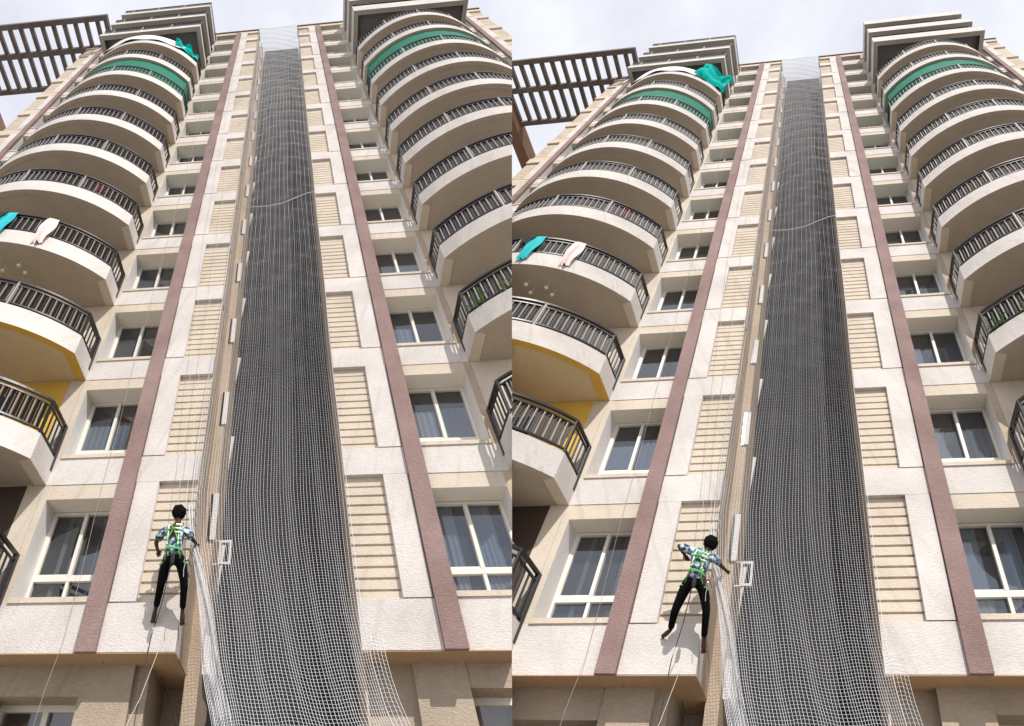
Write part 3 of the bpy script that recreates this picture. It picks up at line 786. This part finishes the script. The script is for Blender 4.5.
    ribbon([back(ce-xs*.12+Vector((0, 0, -.02)), .125), back(ce+Vector((0, 0, -.01)), .168), back(ce+xs*.12+Vector((0, 0, -.02)), .125)], .018)
    build('harness', hr, [HIVIS, HIWHITE], root, ce)
    # pouch and carabiner on the belt
    pb = MB(); c = V['hip']+Vector((.02, .16, -.06))
    pb.tube([c+Vector((0, 0, .06)), c+Vector((0, 0, .02)), c-Vector((0, 0, .10)), c-Vector((0, 0, .14))], .04, 8, 0, True, [.014, .03, .034, .02]); build('tool_pouch', pb, DCLOTH, root, c)
    cb = MB(); c = V['hipR']+Vector((.10, .06, -.10))
    cb.tube([c+Vector((.022*math.cos(a), 0, .05*math.sin(a))) for a in [2*math.pi*i/14 for i in range(15)]], .006, 5); cb.tube([c-Vector((0, 0, .05)), c-Vector((.01, .0, .15)), c-Vector((.0, .01, .26))], .006, 5)
    build('carabiner', cb, STEEL, root, c)
    return root

def rope(name, pts, r, mat, label, wob=.01, cat='rope', group=None):
    mb = MB(); P = []
    for a, b in zip(pts[:-1], pts[1:]):
        a, b = Vector(a), Vector(b); n = max(2, int((b-a).length/.8))
        for i in range(n):
            q = a.lerp(b, i/n); P.append(q + Vector((wob*math.sin(q.z*1.7+r*90), wob*math.cos(q.z*1.1), 0)))
    P.append(Vector(pts[-1]))
    mb.tube(P, r, 6)
    return tag(build(name, mb, mat, None, pts[-1]), label, cat, group)

POSE_A = dict(head=(-1.310, 0.620, 1.870), neck=(-1.310, 0.620, 1.710), chest=(-1.310, 0.660, 1.490), shL=(-1.530, 0.640, 1.530), shR=(-1.120, 0.600, 1.540), elL=(-1.630, 0.600, 1.350), haL=(-1.630, 0.400, 1.310), elR=(-1.050, 0.450, 1.470), haR=(-1.040, 0.250, 1.510), waist=(-1.300, 0.660, 1.220), hip=(-1.280, 0.620, 1.080), hipL=(-1.400, 0.600, 1.080), hipR=(-1.180, 0.600, 1.090), knL=(-1.480, 0.420, 0.720), anL=(-1.570, 0.170, 0.450), toL=(-1.610, 0.070, 0.300), knR=(-1.110, 0.420, 0.740), anR=(-1.140, 0.170, 0.410), toR=(-1.140, 0.070, 0.260))
POSE_B = dict(head=(-1.120, 0.600, 1.670), neck=(-1.170, 0.620, 1.530), chest=(-1.220, 0.660, 1.360), shL=(-1.420, 0.660, 1.530), shR=(-1.000, 0.600, 1.410), elL=(-1.650, 0.700, 1.620), haL=(-1.530, 0.600, 1.490), elR=(-0.940, 0.450, 1.380), haR=(-0.880, 0.270, 1.390), waist=(-1.250, 0.660, 1.170), hip=(-1.270, 0.620, 1.030), hipL=(-1.390, 0.600, 1.060), hipR=(-1.160, 0.600, 1.030), knL=(-1.580, 0.420, 0.630), anL=(-1.670, 0.170, 0.450), toL=(-1.800, 0.070, 0.400), knR=(-1.080, 0.420, 0.630), anR=(-1.120, 0.170, 0.310), toR=(-1.120, 0.070, 0.170))

def halves():
    global FR
    for which, fr in (('A', FA), ('B', FB)):
        FR = fr
        side = 'left tower' if which == 'A' else 'right tower'
        t = tower(which)
        tag(t, ('left' if which == 'A' else 'right')+' one of two cream high-rise towers with rounded balconies and mauve strips', 'apartment tower', 'twin apartment towers')
        safety_net('tall white safety net hung down the dark shaft of the '+side)
        hangings(which, dict(side=side))
        if which == 'A':
            person(POSE_A, 'barefoot person in green harness standing upright against the wall of the left tower', (.12, -1, .05), {'L': (.2, -.4, -.9), 'R': (0, -.6, -.8)}); J = POSE_A
        else:
            person(POSE_B, 'barefoot person in green harness leaning right with left elbow raised, right tower', (.25, -1, -.25), {'L': (.5, -.8, 0), 'R': (0, -.6, -.8)}); J = POSE_B
        h = Vector(J['hip']); w = Vector(J['waist'])
        rope('abseil_rope', [(-2.36, .17, TOP+.1), (-2.0, .2, 12.0), (-1.55, .3, 4.0), (w.x-.02, .49, w.z+.02)], .0048, ROPEW, 'pale rope running from the roof down the ribbed pier to the climber, '+side, group='ropes on the towers')
        rope('safety_line', [(-1.95, .17, TOP+.1), (-1.66, .19, 16.3), (-1.52, .22, 9.2), (-1.42, .3, 5.0), (w.x+.09, .50, w.z+.3)], .0048, ROPEW, 'second pale rope beside the first, hung over the rib panels of the '+side, group='ropes on the towers')
        rope('bay_rope', [(-3.75, .19, TOP+.1), (-3.2, .19, 14.7), (-3.14, .18, 9.6), (-3.02, .17, 3.4), (-2.92, .16, 0), (-2.98, .18, -.7), (-3.1, .3, -4.8)], .0035, ROPEG, 'thin rope hanging in front of the windows beside the mauve strip, '+side, group='ropes on the towers')
        rope('tail_rope', [(h.x+.0, h.y+.15, h.z-.08), (-1.42, .42, .45), (-1.56, .22, -.02), (-1.58, .2, -1.1), (-1.5, .3, -4.8)], .008, ROPED, 'dark tail rope hanging below the climber past the ledge, '+side, group='ropes on the towers')
        rope('loose_rope', [(-1.45, .04, -.10), (-1.53, .3, -.85), (-1.62, .6, -1.4), (-1.9, 1.3, -4.8)], .0045, ROPEW, 'pale rope leading down from the ledge below the climber, '+side, group='ropes on the towers')
        rope('guy_line', [(-1.62, -1.0, -.17), (-1.1, -.9, -1.1), (-.2, -.6, -4.8)], .008, ROPED, 'dark guy line slanting down under the ledge corner, '+side, group='ropes on the towers')
halves()

# ------------------------------------------------------------------ the two towers meet at a party line (the plane x = 0): trim each to its side
def world_loc(o):
    l = o.location.copy()
    while o.parent: o = o.parent; l += o.location
    return l
def root_of(o):
    while o.parent: o = o.parent
    return o
def party_line():
    owner = {}
    seenB = False
    for o in list(COL.objects):
        if o.name in LOC and o.parent is None and o.name.startswith('apartment_tower'): seenB = o.name.endswith('.001') 
        owner[o.name] = seenB
    dead = []
    for o in list(COL.objects):
        if o.type != 'MESH': continue
        sgn = 1 if owner[o.name] else -1
        x = world_loc(o).x; cut = .0004*sgn - x
        xs = [b[0] for b in o.bound_box]; lo, hi = min(xs), max(xs)
        if (sgn > 0 and lo >= cut) or (sgn < 0 and hi <= cut): continue
        if (sgn > 0 and hi <= cut) or (sgn < 0 and lo >= cut): dead.append(o); continue
        if o.data.users > 1: o.data = o.data.copy()
        bm = bmesh.new(); bm.from_mesh(o.data)
        r = bmesh.ops.bisect_plane(bm, geom=bm.verts[:]+bm.edges[:]+bm.faces[:], plane_co=(cut, 0, 0), plane_no=(1, 0, 0), clear_outer=sgn < 0, clear_inner=sgn > 0)
        ed = [g for g in r['geom_cut'] if isinstance(g, bmesh.types.BMEdge) and g.is_valid and g.is_boundary]
        try: bmesh.ops.holes_fill(bm, edges=ed)
        except Exception: pass
        if not bm.faces: dead.append(o)
        bm.to_mesh(o.data); bm.free()
    deadn = {o.name for o in dead}
    for o in dead:
        for ch in list(o.children):
            if ch.name not in deadn: bpy.data.objects.remove(ch)
    for n in deadn:
        o = bpy.data.objects.get(n)
        if o: bpy.data.objects.remove(o)
    for o in list(COL.objects):     # things left with no geometry
        if o.type == 'EMPTY' and not o.children: bpy.data.objects.remove(o)
party_line()

# ------------------------------------------------------------------ ground
FR = Frame((0, 0, 0), (1, 0, 0), (0, 1, 0), (0, 0, 1))
g = MB(); S = 900
g.v = [(-S, -S, 0), (S, -S, 0), (S, S, 0), (-S, S, 0)]; g.quad((0, 1, 2, 3))
gr = build('ground', g, GROUNDM, None, (0, 0, 0)); gr['kind'] = 'structure'

# ------------------------------------------------------------------ sun, sky, camera
sun_dir = Vector((.245, -.67, .70)).normalized()
sl = bpy.data.lights.new('sun', 'SUN'); sl.energy = 4.1; sl.angle = R(.5); sl.color = (1, .955, .89)
so = bpy.data.objects.new('sun', sl); COL.objects.link(so); so.location = (0, -20, 60)
so.rotation_euler = sun_dir.to_track_quat('Z', 'Y').to_euler()

w = bpy.data.worlds.new('World'); sc.world = w; w.use_nodes = True
nt = w.node_tree; N, L = nt.nodes, nt.links
bg = N['Background']; bg.inputs['Strength'].default_value = .1
sky = N.new('ShaderNodeTexSky'); sky.sky_type = 'NISHITA'; sky.sun_disc = False
sky.sun_elevation = math.asin(sun_dir.z); sky.sun_rotation = math.atan2(sun_dir.x, sun_dir.y)
tc = N.new('ShaderNodeTexCoord')
mp = N.new('ShaderNodeMapping'); mp.inputs['Scale'].default_value = (1, 1, 2.2)
L.new(tc.outputs['Generated'], mp.inputs[0])
n1 = N.new('ShaderNodeTexNoise'); n1.inputs['Scale'].default_value = 3.2; n1.inputs['Detail'].default_value = 9; n1.inputs['Roughness'].default_value = .58
L.new(mp.outputs[0], n1.inputs[0])
r1 = N.new('ShaderNodeMapRange'); r1.inputs[1].default_value = .30; r1.inputs[2].default_value = .62; r1.inputs[3].default_value = .78; r1.inputs[4].default_value = 1
L.new(n1.outputs[0], r1.inputs[0])
n2 = N.new('ShaderNodeTexNoise'); n2.inputs['Scale'].default_value = 5.5; n2.inputs['Detail'].default_value = 7
L.new(mp.outputs[0], n2.inputs[0])
cc = N.new('ShaderNodeMixRGB'); cc.inputs[1].default_value = (8.4, 8.75, 10.2, 1); cc.inputs[2].default_value = (10.8, 10.8, 11.0, 1)
L.new(n2.outputs[0], cc.inputs[0])
mx = N.new('ShaderNodeMixRGB'); L.new(r1.outputs[0], mx.inputs[0]); L.new(sky.outputs[0], mx.inputs[1]); L.new(cc.outputs[0], mx.inputs[2])
L.new(mx.outputs[0], bg.inputs['Color'])

cam = bpy.data.cameras.new('camera'); co = bpy.data.objects.new('camera', cam); COL.objects.link(co)
co.location = (0, 0, 1.6); co.rotation_euler = (R(90+48.7), 0, 0)
cam.sensor_width = 36; cam.lens = 36*545/1024; cam.clip_start = .05; cam.clip_end = 3000
sc.camera = co
sc.render.resolution_x, sc.render.resolution_y = 1024, 726
vs = sc.view_settings; vs.view_transform = 'Standard'; vs.look = 'None'; vs.exposure = 0; vs.gamma = 1; vs.use_curve_mapping = False
